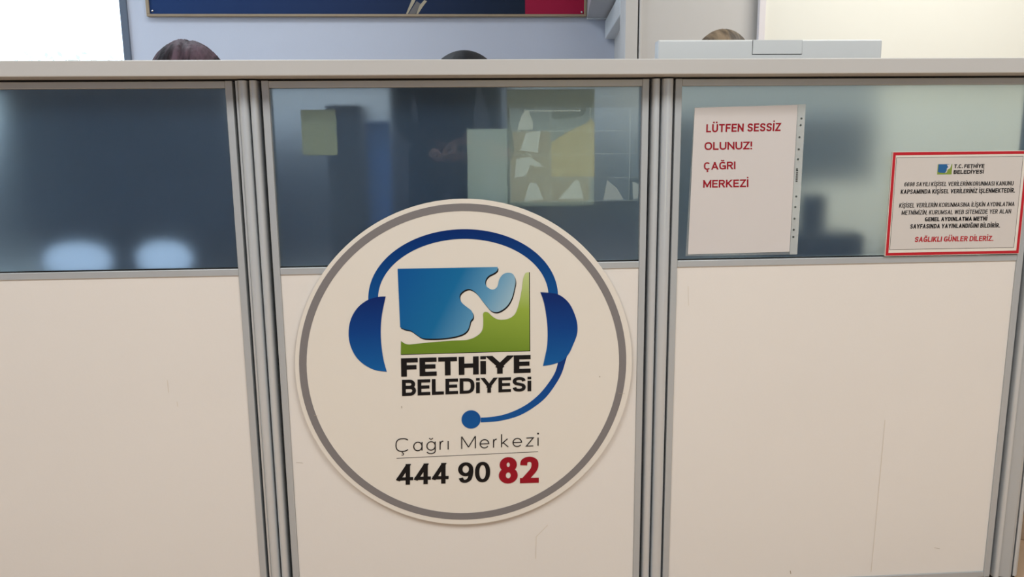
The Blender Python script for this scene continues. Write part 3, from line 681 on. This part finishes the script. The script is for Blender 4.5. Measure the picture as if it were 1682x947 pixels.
M_cab = mat('slate blue cabinet', (44, 54, 70), 0.6, noise_amt=0.03)
obj('cabinet_body', box(-1.3, 1.55, -0.2, 0.2, 0, 1.06, 0.004), M_cab, cab)
for k in range(5):
    d_ = obj('cabinet_door', box(-1.29 + k * .568, -0.73 + k * .568, -0.222, -0.2005, 0.05, 1.04, 0.003), M_cab, cab)
    obj('door_handle', box(-0.79 + k * .568, -0.775 + k * .568, -0.235, -0.2222, 0.5, 0.62, 0.002), M_chrome, d_)
def sheet_mat(name, c, k=0.55):
    m = bpy.data.materials.new(name); m.use_nodes = True; nt = m.node_tree; b = nt.nodes['Principled BSDF']
    b.inputs['Base Color'].default_value = s2l(c); b.inputs['Roughness'].default_value = 0.7
    t = nt.nodes.new('ShaderNodeBsdfTranslucent'); t.inputs[0].default_value = s2l(c)
    x = nt.nodes.new('ShaderNodeMixShader'); x.inputs[0].default_value = k
    nt.links.new(b.outputs[0], x.inputs[1]); nt.links.new(t.outputs[0], x.inputs[2]); nt.links.new(x.outputs[0], nt.nodes['Material Output'].inputs[0])
    return m
slab('note_sheet', -0.272, 0.024, 0.068, 0.001, 0.992, 0.088, sheet_mat('cream paper', (246, 236, 190), 0.4), 'cream sheet blurred behind the top left of the middle glass', 'paper', 0, 0.0003)
slab('document_sheet', 0.058, 0.028, 0.080, 0.001, 0.885, 0.155, sheet_mat('white document', (250, 248, 236), 0.1), 'lower pale upright sheet blurred behind the middle glass beside the black monitor', 'paper', 0, 0.0003)
slab('card_sheet', 0.1875, 0.034, 0.176, 0.001, 0.885, 0.232, sheet_mat('tan document', (226, 222, 204), 0.4), 'tall pale sheet blurred behind the mirrored screen in the middle glass', 'paper', 0, 0.0003)
slab('blue_folder', -0.163, 0.075, 0.046, 0.004, 0.7302, 0.33, sheet_mat('blue plastic', (150, 196, 255), 0.85), 'blue upright folder blurred behind the middle glass left of centre', 'folder', 0, 0.001)
dp = thing('desk_telephone', 'dark desk telephone blurred behind the right glass between the two notices', 'telephone', (0.765, 0.13, 0.7303))
obj('phone_base', box(-0.09, 0.12, -0.05, 0.05, 0, 0.085, 0.015, 3), M_dark_plastic, dp)
obj('handset', box(-0.075, -0.030, -0.045, 0.045, 0.0855, 0.125, 0.012, 3), M_dark_plastic, dp)
obj('display', box(0.000, 0.050, -0.01, 0.02, 0.0855, 0.165, 0.012, 3), M_dark_plastic, dp)
def lathe(prof, n=24):
    bm = bmesh.new(); rows = []
    for r, z in prof: rows.append([bm.verts.new((max(r, 1e-4) * math.cos(2 * math.pi * i / n), max(r, 1e-4) * math.sin(2 * math.pi * i / n), z)) for i in range(n)])
    for a, b in zip(rows, rows[1:]):
        for i in range(n): bm.faces.new((a[i], a[(i + 1) % n], b[(i + 1) % n], b[i]))
    return bm
# chromed bin at the far right
bn = thing('chrome_bin', 'chrome bin just visible past the corner post at bottom right', 'bin', (1.50, 0.30, 0))
obj('bin_body', lathe([(0, 0.0), (0.12, 0.0), (0.125, 0.01), (0.125, 0.16), (0.115, 0.17), (0, 0.172)], 40), M_chrome, bn, True)
obj('bin_band', lathe([(0.1255, 0.085), (0.1275, 0.087), (0.1275, 0.10), (0.1255, 0.102)], 40), M_dark_plastic, bn, True)

# ------------------------------------------------------------------ people
M_skin = mat('skin', (206, 164, 140), 0.5, noise_amt=0.04, noise_scale=20, bump=0.1, bump_scale=200)
def skin_mesh(verts, edges, radii, sub=1):
    me = bpy.data.meshes.new('skeleton'); me.from_pydata([Vector(v) for v in verts], edges, [])
    o = bpy.data.objects.new('skeleton', me); COL.objects.link(o)
    md = o.modifiers.new('skin', 'SKIN'); md.use_smooth_shade = True
    sk = me.skin_vertices[0].data
    for i, r in enumerate(radii):
        sk[i].radius = r if isinstance(r, tuple) else (r, r)
        sk[i].use_root = (i == 0)
    s = o.modifiers.new('sub', 'SUBSURF'); s.levels = sub; s.render_levels = sub
    bpy.context.view_layer.update()
    out = bpy.data.meshes.new_from_object(o.evaluated_get(bpy.context.evaluated_depsgraph_get()))
    bpy.data.objects.remove(o); bpy.data.meshes.remove(me)
    return out
def remesh(meshes, voxel):
    bm = bmesh.new()
    for m in meshes: bm.from_mesh(m)
    bmesh.ops.recalc_face_normals(bm, faces=bm.faces)
    me = bpy.data.meshes.new('joined'); bm.to_mesh(me); bm.free()
    o = bpy.data.objects.new('joined', me); COL.objects.link(o)
    r = o.modifiers.new('r', 'REMESH'); r.mode = 'VOXEL'; r.voxel_size = voxel
    s = o.modifiers.new('s', 'SMOOTH'); s.iterations = 3; s.factor = 0.5
    bpy.context.view_layer.update()
    out = bpy.data.meshes.new_from_object(o.evaluated_get(bpy.context.evaluated_depsgraph_get()))
    bpy.data.objects.remove(o); bpy.data.meshes.remove(me)
    bm = bmesh.new(); bm.from_mesh(out); seen = set(); isl = []
    for v in bm.verts:
        if v in seen: continue
        st = [v]; seen.add(v); g = []
        while st:
            a = st.pop(); g.append(a)
            for e in a.link_edges:
                b = e.other_vert(a)
                if b not in seen: seen.add(b); st.append(b)
        isl.append(g)
    isl.sort(key=len, reverse=True); print('islands', [len(g) for g in isl[:14]])
    for g in isl[1:]: bmesh.ops.delete(bm, geom=g, context='VERTS')
    bm.to_mesh(out); bm.free()
    return out
def gauss(d, s): return math.exp(-(d * d) / (2 * s * s))
def head_mesh(c):
    """head facing -y, centre c, about 0.15 wide, 0.19 deep, 0.23 tall"""
    bm = bmesh.new(); bmesh.ops.create_icosphere(bm, subdivisions=5, radius=1)
    for v in bm.verts:
        x, y, z = v.co
        wx = 0.076 * (1 - 0.20 * max(0, -z) ** 1.3); wy = 0.096; wz = 0.118
        px, py, pz = x * wx, y * wy, z * wz
        if z < 0 and y > 0: py *= 1 - 0.35 * (-z)
        if y < 0:
            py -= 0.024 * gauss(px, 0.009) * gauss(pz + 0.022, 0.016) * (1 if pz < 0 else 1)   # nose
            py -= 0.008 * gauss(px, 0.007) * gauss(pz - 0.004, 0.02)
            for sx_ in (-0.031, 0.031): py += 0.010 * gauss(px - sx_, 0.013) * gauss(pz - 0.004, 0.010)  # eye sockets
            py -= 0.004 * gauss(px, 0.022) * gauss(pz + 0.058, 0.006)                            # lips
            py += 0.003 * gauss(px, 0.02) * gauss(pz + 0.063, 0.003)
            py -= 0.010 * gauss(px, 0.02) * gauss(pz + 0.098, 0.014)                             # chin
            py -= 0.004 * gauss(pz - 0.026, 0.008) * gauss(px, 0.04)                             # brow
        v.co = Vector((px, py, pz)) + Vector(c)
    for s in (-1, 1):   # ears
        bmesh.ops.create_icosphere(bm, subdivisions=2, radius=1, matrix=Matrix.Translation(Vector(c) + Vector((s * 0.078, 0.012, -0.012))) @ Matrix.Diagonal((0.009, 0.018, 0.030, 1)))
    me = bpy.data.meshes.new('head'); bm.to_mesh(me); bm.free()
    return me
def hair_mesh(c, style, seed=0):
    bm = bmesh.new(); bmesh.ops.create_icosphere(bm, subdivisions=6, radius=1)
    rem = []; gr = {'short': 0.3, 'long': 1.0, 'bun': 0.1}[style]
    for v in bm.verts:
        x, y, z = v.co
        line = -0.05 + (0.55 if y < -0.35 else 0.0) + (0.30 if -0.35 <= y < -0.1 else 0)
        low = {'short': -0.35, 'long': -1.6, 'bun': -0.5}[style]
        keep = z > (line if y < -0.1 else low * max(0, min(1, (y + 0.1) / 0.5)) - 0.02)
        if not keep: rem.append(v); continue
        ang = math.atan2(x, y + 0.15)
        n_ = noise.noise(Vector((ang * 7 + seed, z * 1.5, seed))) * 0.035 * gr + noise.noise(Vector((ang * 26, z * 1.2, seed + 3))) * 0.018 * gr
        part = -0.045 * (gr > .9) * gauss(x - 0.10, 0.045) * (1 if z > 0.35 and y < 0.4 else 0)
        k = 1.10 + n_ + part
        v.co = Vector((x * 0.079 * k * {'long': 1.14, 'short': 1.06, 'bun': 1.22}[style], y * 0.100 * k + 0.004, z * 0.1165 * k)) + Vector(c)
    bmesh.ops.delete(bm, geom=rem, context='VERTS')
    g = bmesh.ops.extrude_face_region(bm, geom=list(bm.faces))
    for e in g['geom']:
        if isinstance(e, bmesh.types.BMVert): e.co = Vector(c) + (e.co - Vector(c)) * 0.93
    return bm
def hair_mat(name, dark, light, scale=60):
    m = bpy.data.materials.new(name); m.use_nodes = True
    nt = m.node_tree; b = nt.nodes['Principled BSDF']; b.inputs['Roughness'].default_value = 0.6; b.inputs['Specular IOR Level'].default_value = 0.25
    tc = nt.nodes.new('ShaderNodeTexCoord'); mp = nt.nodes.new('ShaderNodeMapping'); mp.inputs['Scale'].default_value = (1, 0.12, 0.25)
    n = nt.nodes.new('ShaderNodeTexNoise'); n.inputs['Scale'].default_value = scale; n.inputs['Detail'].default_value = 6
    nt.links.new(tc.outputs['Object'], mp.inputs[0]); nt.links.new(mp.outputs[0], n.inputs[0])
    r = nt.nodes.new('ShaderNodeValToRGB'); r.color_ramp.elements[0].position = 0.38; r.color_ramp.elements[1].position = 0.66
    r.color_ramp.elements[0].color = s2l(dark); r.color_ramp.elements[1].color = s2l(light)
    nt.links.new(n.outputs[0], r.inputs[0]); nt.links.new(r.outputs[0], b.inputs['Base Color'])
    bp = nt.nodes.new('ShaderNodeBump'); bp.inputs['Strength'].default_value = 0.5; bp.inputs['Distance'].default_value = 0.003
    nt.links.new(n.outputs[0], bp.inputs['Height']); nt.links.new(bp.outputs[0], b.inputs['Normal'])
    return m
def hand_chains(wrist, d, up, side, curl=0.5):
    """palm + five fingers as separate skinned chains; d = direction of the fingers, up = back of hand, side = thumb side"""
    d, up, side = Vector(d).normalized(), Vector(up).normalized(), Vector(side).normalized(); wr = Vector(wrist)
    out = [skin_mesh([wr - d * 0.01, wr + d * 0.035, wr + d * 0.08], [(0, 1), (1, 2)], [(0.024, 0.020), (0.034, 0.015), (0.036, 0.013)])]
    for k, (off, ln) in enumerate(((0.030, 0.072), (0.010, 0.080), (-0.010, 0.074), (-0.029, 0.060))):
        p = wr + d * 0.072 + side * off; v = [p - d * 0.02, p]; dirn = d.copy()
        for s_, a in ((0.45, 0.35), (0.32, 0.8), (0.23, 0.6)):
            ang = a * curl * 1.6
            dirn = (dirn * math.cos(ang) - up * math.sin(ang)).normalized() if abs(ang) > 0 else dirn
            up = up
            v.append(v[-1] + dirn * ln * s_)
        out.append(skin_mesh(v, [(i, i + 1) for i in range(4)], [0.010, 0.0095, 0.009, 0.0085, 0.007]))
    p = wr + d * 0.022 + side * 0.026
    v = [p - side * 0.012, p, p + side * 0.024 + d * 0.022, p + side * 0.030 + d * 0.048 - up * 0.010 * curl, p + side * 0.028 + d * 0.070 - up * 0.02 * curl]
    out.append(skin_mesh(v, [(i, i + 1) for i in range(4)], [0.014, 0.013, 0.011, 0.010, 0.008]))
    return out
def person(label, root, headc, pelvis, neck, shl, elb, wri, hips, knee, ank, toe, hands, shirt_rgb, trouser_rgb, hair, hstyle, seed, group):
    """all points in world space; root = floor point. lists shl, elb... hold (left, right)"""
    r0 = Vector(root)
    V = lambda p: Vector(p) - r0
    t = thing('person', label, 'person', root, 0, group)
    pv, nk, hc = V(pelvis), V(neck), V(headc)
    chest = pv.lerp(nk, 0.72); waist = pv.lerp(nk, 0.33)
    vts = [pv, waist, chest, nk, nk.lerp(hc, 0.55)]; ed = [(0, 1), (1, 2), (2, 3), (3, 4)]; ra = [(0.135, 0.10), (0.115, 0.09), (0.135, 0.10), (0.062, 0.058), (0.052, 0.055)]
    cv, ce, cr = [pv, waist, chest, nk - Vector((0, 0, 0.02))], [(0, 1), (1, 2), (2, 3)], [(0.148, 0.113), (0.135, 0.106), (0.152, 0.114), (0.078, 0.07)]
    tv, te, tr_ = [pv], [], [(0.150, 0.115)]
    def chain(vv, ee, rr, start, pts, rads):
        prev = start
        for p, r in zip(pts, rads): vv.append(p); rr.append(r); ee.append((prev, len(vv) - 1)); prev = len(vv) - 1
    for s in (0, 1):
        sh, el, wr = V(shl[s]), V(elb[s]), V(wri[s])
        chain(vts, ed, ra, 2, [sh, sh.lerp(el, .5), el, el.lerp(wr, .4), wr], [0.056, 0.046, 0.038, 0.036, 0.026])
        chain(cv, ce, cr, 2, [sh, sh.lerp(el, .5), el, el.lerp(wr, .5), el.lerp(wr, .93)], [0.066, 0.056, 0.050, 0.046, 0.036])
        hp, kn, an, to = V(hips[s]), V(knee[s]), V(ank[s]), V(toe[s])
        chain(vts, ed, ra, 0, [hp, hp.lerp(kn, .5), kn, kn.lerp(an, .35), an, to], [0.088, 0.074, 0.056, 0.054, 0.036, 0.030])
        chain(tv, te, tr_, 0, [hp, hp.lerp(kn, .5), kn, kn.lerp(an, .5), kn.lerp(an, .97)], [0.100, 0.086, 0.070, 0.066, 0.056])
    parts = [skin_mesh(vts, ed, ra), head_mesh(hc)]
    for h in hands: parts += hand_chains(V(h[0]), *h[1:])
    body = link('body', remesh(parts, 0.0055), M_skin, t, True)
    sh_ = link('shirt', remesh([skin_mesh(cv, ce, cr)], 0.012), mat('cloth %d %d %d' % shirt_rgb, shirt_rgb, 0.85, noise_amt=0.08, noise_scale=15, bump=0.3, bump_scale=150), t, True)
    link('trousers', remesh([skin_mesh(tv, te, tr_)], 0.012), mat('cloth %d %d %d' % trouser_rgb, trouser_rgb, 0.85, noise_amt=0.08, noise_scale=15, bump=0.3, bump_scale=150), t, True)
    for s in (0, 1):
        an, to = V(ank[s]), V(toe[s]); an2 = Vector((an.x, an.y + 0.03, to.z))
        link('shoe', skin_mesh([an2, an2.lerp(to, .5), to + (to - an2).normalized() * .03], [(0, 1), (1, 2)], [(0.042, 0.038), (0.046, 0.036), (0.040, 0.030)], 2), mat('shoe leather', (34, 30, 30), 0.5), t, True)
    for sx_ in (-0.031, 0.031):
        b_ = bmesh.new(); bmesh.ops.create_uvsphere(b_, u_segments=16, v_segments=10, radius=0.0115, matrix=Matrix.Translation(hc + Vector((sx_, -0.0735, 0.002))))
        e = obj('eye', b_, mat('eye white', (236, 232, 226), 0.2), t, True)
        b_ = bmesh.new(); bmesh.ops.create_uvsphere(b_, u_segments=12, v_segments=8, radius=0.0058, matrix=Matrix.Translation(hc + Vector((sx_, -0.0800, 0.002))))
        obj('iris', b_, mat('brown iris', (60, 38, 24), 0.2), e, True)
        b_ = box(sx_ - .014, sx_ + .014, -0.004, 0.0, -0.0022, 0.0022, 0.0015)
        for v in b_.verts: v.co += hc + Vector((0, -0.0885, 0.030 - abs(v.co.x) * 0.1))
        obj('eyebrow', b_, hair, t)
    b_ = box(-.020, .020, -0.004, 0.0, -0.0035, 0.0035, 0.003)
    for v in b_.verts: v.co += hc + Vector((0, -0.083 + abs(v.co.x) * 0.25, -0.060))
    obj('lips', b_, mat('lips', (170, 96, 92), 0.4), t)
    hb = hair_mesh(hc, hstyle, seed)
    obj('hair', hb, hair, t, True)
    return t
def office_chair(x, y, label):
    t = thing('office_chair', label, 'chair', (x, y, 0), 0, 'operator chairs behind the counter')
    fab = mat('dark chair fabric', (34, 40, 54), 0.9, noise_amt=0.1, noise_scale=40)
    obj('seat', box(-0.23, 0.23, -0.22, 0.22, 0.40, 0.46, 0.025, 3), fab, t)
    obj('backrest', box(-0.21, 0.21, 0.24, 0.29, 0.58, 1.02, 0.022, 3), fab, t)
    obj('back_support', box(-0.03, 0.03, 0.225, 0.245, 0.42, 0.85, 0.004), M_dark_plastic, t)
    obj('gas_column', prism_xy([(0.025 * math.cos(k * .524), 0.025 * math.sin(k * .524)) for k in range(12)], 0.07, 0.40), M_dark_plastic, t)
    for k in range(5):
        a = k * 2 * math.pi / 5 + 0.3
        bm = box(0.02, 0.27, -0.02, 0.02, 0.06, 0.09, 0.005); bmesh.ops.rotate(bm, verts=bm.verts, cent=(0, 0, 0), matrix=Matrix.Rotation(a, 3, 'Z'))
        obj('base_arm', bm, M_dark_plastic, t)
        c = Vector((0.26 * math.cos(a), 0.26 * math.sin(a), 0.03)); bm = bmesh.new()
        bmesh.ops.create_uvsphere(bm, u_segments=12, v_segments=8, radius=0.0295, matrix=Matrix.Translation(c)); obj('castor', bm, M_dark_plastic, t, True)
    return t
def seated(label, hx, hy, top, shirt, hair, style, seed):
    hc = (hx, hy, top - 0.128)
    bz = 0.56; by = hy + 0.10
    person(label, (hx, by, 0), hc, (hx, by, bz), (hx, hy + 0.045, hc[2] - 0.155),
           [(hx + s * 0.17, hy + 0.055, hc[2] - 0.225) for s in (-1, 1)],
           [(hx + s * 0.22, hy + 0.02, 0.80) for s in (-1, 1)],
           [(hx + s * 0.13, hy - 0.20, 0.775) for s in (-1, 1)],
           [(hx + s * 0.09, by - 0.03, bz - 0.02) for s in (-1, 1)],
           [(hx + s * 0.12, by - 0.43, 0.55) for s in (-1, 1)],
           [(hx + s * 0.12, by - 0.36, 0.10) for s in (-1, 1)],
           [(hx + s * 0.12, by - 0.50, 0.042) for s in (-1, 1)],
           [((hx + s * 0.13, hy - 0.20, 0.772), (-s * 0.15, -1, -0.05), (0, 0, 1), (-s, 0, 0), 0.35) for s in (-1, 1)],
           shirt, (30, 32, 44), hair, style, seed, 'operators seated behind the counter')
    office_chair(hx, by + 0.06, 'dark office chair under the ' + label.split(',')[0].replace('seated person ', 'person '))
seated('seated person with reddish-brown parted hair at the left, only the crown showing', -0.671, 0.50, 1.274, (36, 44, 66), hair_mat('reddish brown hair', (26, 18, 26), (100, 80, 92)), 'long', 1)
seated('seated person with smooth black hair in the middle, only the crown showing', 0.0185, 0.50, 1.2475, (30, 34, 40), hair_mat('black hair', (4, 7, 13), (12, 16, 26)), 'bun', 5)
seated('seated person with light brown hair behind the white monitor, only the crown showing', 0.766, 0.74, 1.333, (92, 104, 104), hair_mat('light brown hair', (58, 46, 34), (138, 120, 98)), 'short', 9)

# the photographer and the phone, mirrored faintly in the frosted glass
ph = thing('mobile_phone', 'pale phone held sideways, mirrored faintly in the middle glass', 'phone', (0.00637, -1.56991, 1.00293))
ph.rotation_euler = CR.to_euler()
obj('phone_body', box(-0.018, 0.128, -0.018, -0.0105, -0.058, 0.014, 0.0035, 3), mat('pale phone case', (188, 186, 176), 0.3), ph)
for (lx, lz) in ((-0.0, 0.0), (0.022, 0.0)):
    b_ = bmesh.new(); bmesh.ops.create_cone(b_, cap_ends=True, segments=24, radius1=0.008, radius2=0.008, depth=0.0015, matrix=Matrix.Translation((lx, -0.0098, lz)) @ Matrix.Rotation(math.pi / 2, 4, 'X'))
    obj('camera_lens', b_, M_blackink, ph)
def cw(p): return Vector((0.00637, -1.56991, 1.00293)) + CR @ Vector(p)
pc = Vector((-0.06, -2.00, 0))
g = []
wl, wrt = cw((-0.085, -0.055, -0.055)), cw((0.195, -0.055, -0.055))
g.append((wl, (0.75, 0.35, 0.25), (-0.35, 0.75, -0.3), (0.1, -0.5, 0.85), 0.55))
g.append((wrt, (-0.75, 0.35, 0.25), (0.35, 0.75, -0.3), (-0.1, -0.5, 0.85), 0.55))
person('standing photographer in dark clothes mirrored in the middle glass, holding a phone', pc,
       pc + Vector((0, 0.03, 1.60)), pc + Vector((0, 0, 0.96)), pc + Vector((0, 0.01, 1.42)),
       [pc + Vector((s * 0.19, 0, 1.37)) for s in (-1, 1)], [pc + Vector((s * 0.215 + .02, 0.09, 1.13)) for s in (-1, 1)], [wl, wrt],
       [pc + Vector((s * 0.09, 0, 0.92)) for s in (-1, 1)], [pc + Vector((s * 0.11, 0.03, 0.50)) for s in (-1, 1)],
       [pc + Vector((s * 0.12, 0, 0.10)) for s in (-1, 1)], [pc + Vector((s * 0.13, 0.14, 0.042)) for s in (-1, 1)],
       g, (26, 28, 32), (30, 32, 38), hair_mat('photographer hair', (16, 12, 10), (40, 32, 28)), 'short', 12, 'photographer')

# wall screen with the camera mosaic behind the photographer, mirrored in the glass
DS = 3.5
tv = thing('wall_screen', 'large wall screen with a mosaic of camera pictures mirrored in the middle glass', 'screen', (0.83, -DS, 0.95))
K = 5.07 / 1286.75
def T(px, py): return ((px - 757.0) * K * 1.0 + 0.00637 - 0.83, 1.003 - 0.95 + (243.5 - py) * K)
def TR(pxs): return [T(a, b) for a, b in pxs]
def em(name, rgb, s): return mat(name, rgb, 0.6, emit=s)
EM = 4.6
obj('screen_housing', box(T(826, 0)[0], T(1106, 0)[0], -0.05, -0.004, T(0, 342)[1], T(0, 136)[1], 0.004), M_dark_plastic, tv)
def scr(pts, m, y, name='screen_picture'):
    bm = bmesh.new(); bm.faces.new([bm.verts.new((a, y, b)) for a, b in TR(pts)])
    bm.normal_update(); bmesh.ops.triangulate(bm, faces=bm.faces); return obj(name, bm, m, tv)
def cell(a, b, c, d): return [(a, b), (c, b), (c, d), (a, d)]
m_bar = em('screen toolbar glow', (120, 130, 118), 1.2); m_khaki = em('screen khaki glow', (150, 134, 96), EM * .95); m_yel = em('screen sand glow', (186, 168, 84), EM * 1.0)
m_slate = em('screen slate glow', (120, 136, 140), EM * .75); m_lit = em('screen white glow', (206, 214, 200), EM); m_dk = em('screen dark glow', (80, 92, 88), EM * .35)
scr(cell(832, 143, 1100, 181), m_bar, 0, 'screen_toolbar')
C4 = [836.5, 901.8, 967.0, 1032.8, 1098]; R4 = [180.5, 217.8, 254.9, 293.9, 331.7]
gp = 0.6
for r in range(3): scr(cell(C4[0] + gp, R4[r] + gp, C4[1] - gp, R4[r + 1] - gp), m_slate if r == 0 else m_khaki, 0)
scr(cell(C4[1] + gp, R4[0] + gp, C4[4] - gp, R4[3] - gp), m_slate, 0)
for c in range(4): scr(cell(C4[c] + gp, R4[3] + gp, C4[c + 1] - gp, R4[4] - gp), (m_khaki, m_khaki, m_slate, m_dk)[c], 0)
scr([(903, 236), (930, 219), (962, 205), (968, 198), (974, 206), (975, 292), (903, 292)], m_yel, 0.001, 'picture_patch')
scr([(905, 198), (905, 183), (960, 183), (958, 192), (930, 200)], m_dk, 0.0008, 'picture_patch')
scr([(990, 203), (1040, 190), (1043, 290), (976, 290), (976, 206)], m_slate, 0.001, 'picture_patch')
for p in ([(850, 208), (856, 190), (866, 184), (870, 194), (874, 206), (873, 215), (848, 215)], [(862, 220), (886, 218), (881, 252), (853, 248)], [(846, 262), (868, 258), (892, 276), (868, 272), (862, 290), (843, 292)],
          [(868, 300), (880, 302), (890, 328), (858, 330)], [(940, 299), (948, 297), (958, 328), (915, 328), (930, 312)], [(996, 298), (1012, 310), (1024, 330), (990, 330)], [(1038, 300), (1052, 306), (1048, 328), (1040, 330)]):
    scr(p, m_lit, 0.0016, 'picture_patch')
for a in range(5): scr([(C4[a] - .35, R4[0]), (C4[a] + .35, R4[0]), (C4[a] + .35, R4[4]), (C4[a] - .35, R4[4])], m_lit, 0.002, 'mosaic_line')
for b in R4[1:]: scr([(C4[0], b - .35), (C4[4], b - .35), (C4[4], b + .35), (C4[0], b + .35)], m_lit, 0.002, 'mosaic_line')
for x in [860 + i * 5.4 for i in range(8)] + [903 + i * 5 for i in range(10)]:
    scr(cell(x, 184, x + 3.6, 187), m_lit, 0.0022, 'screen_caption')
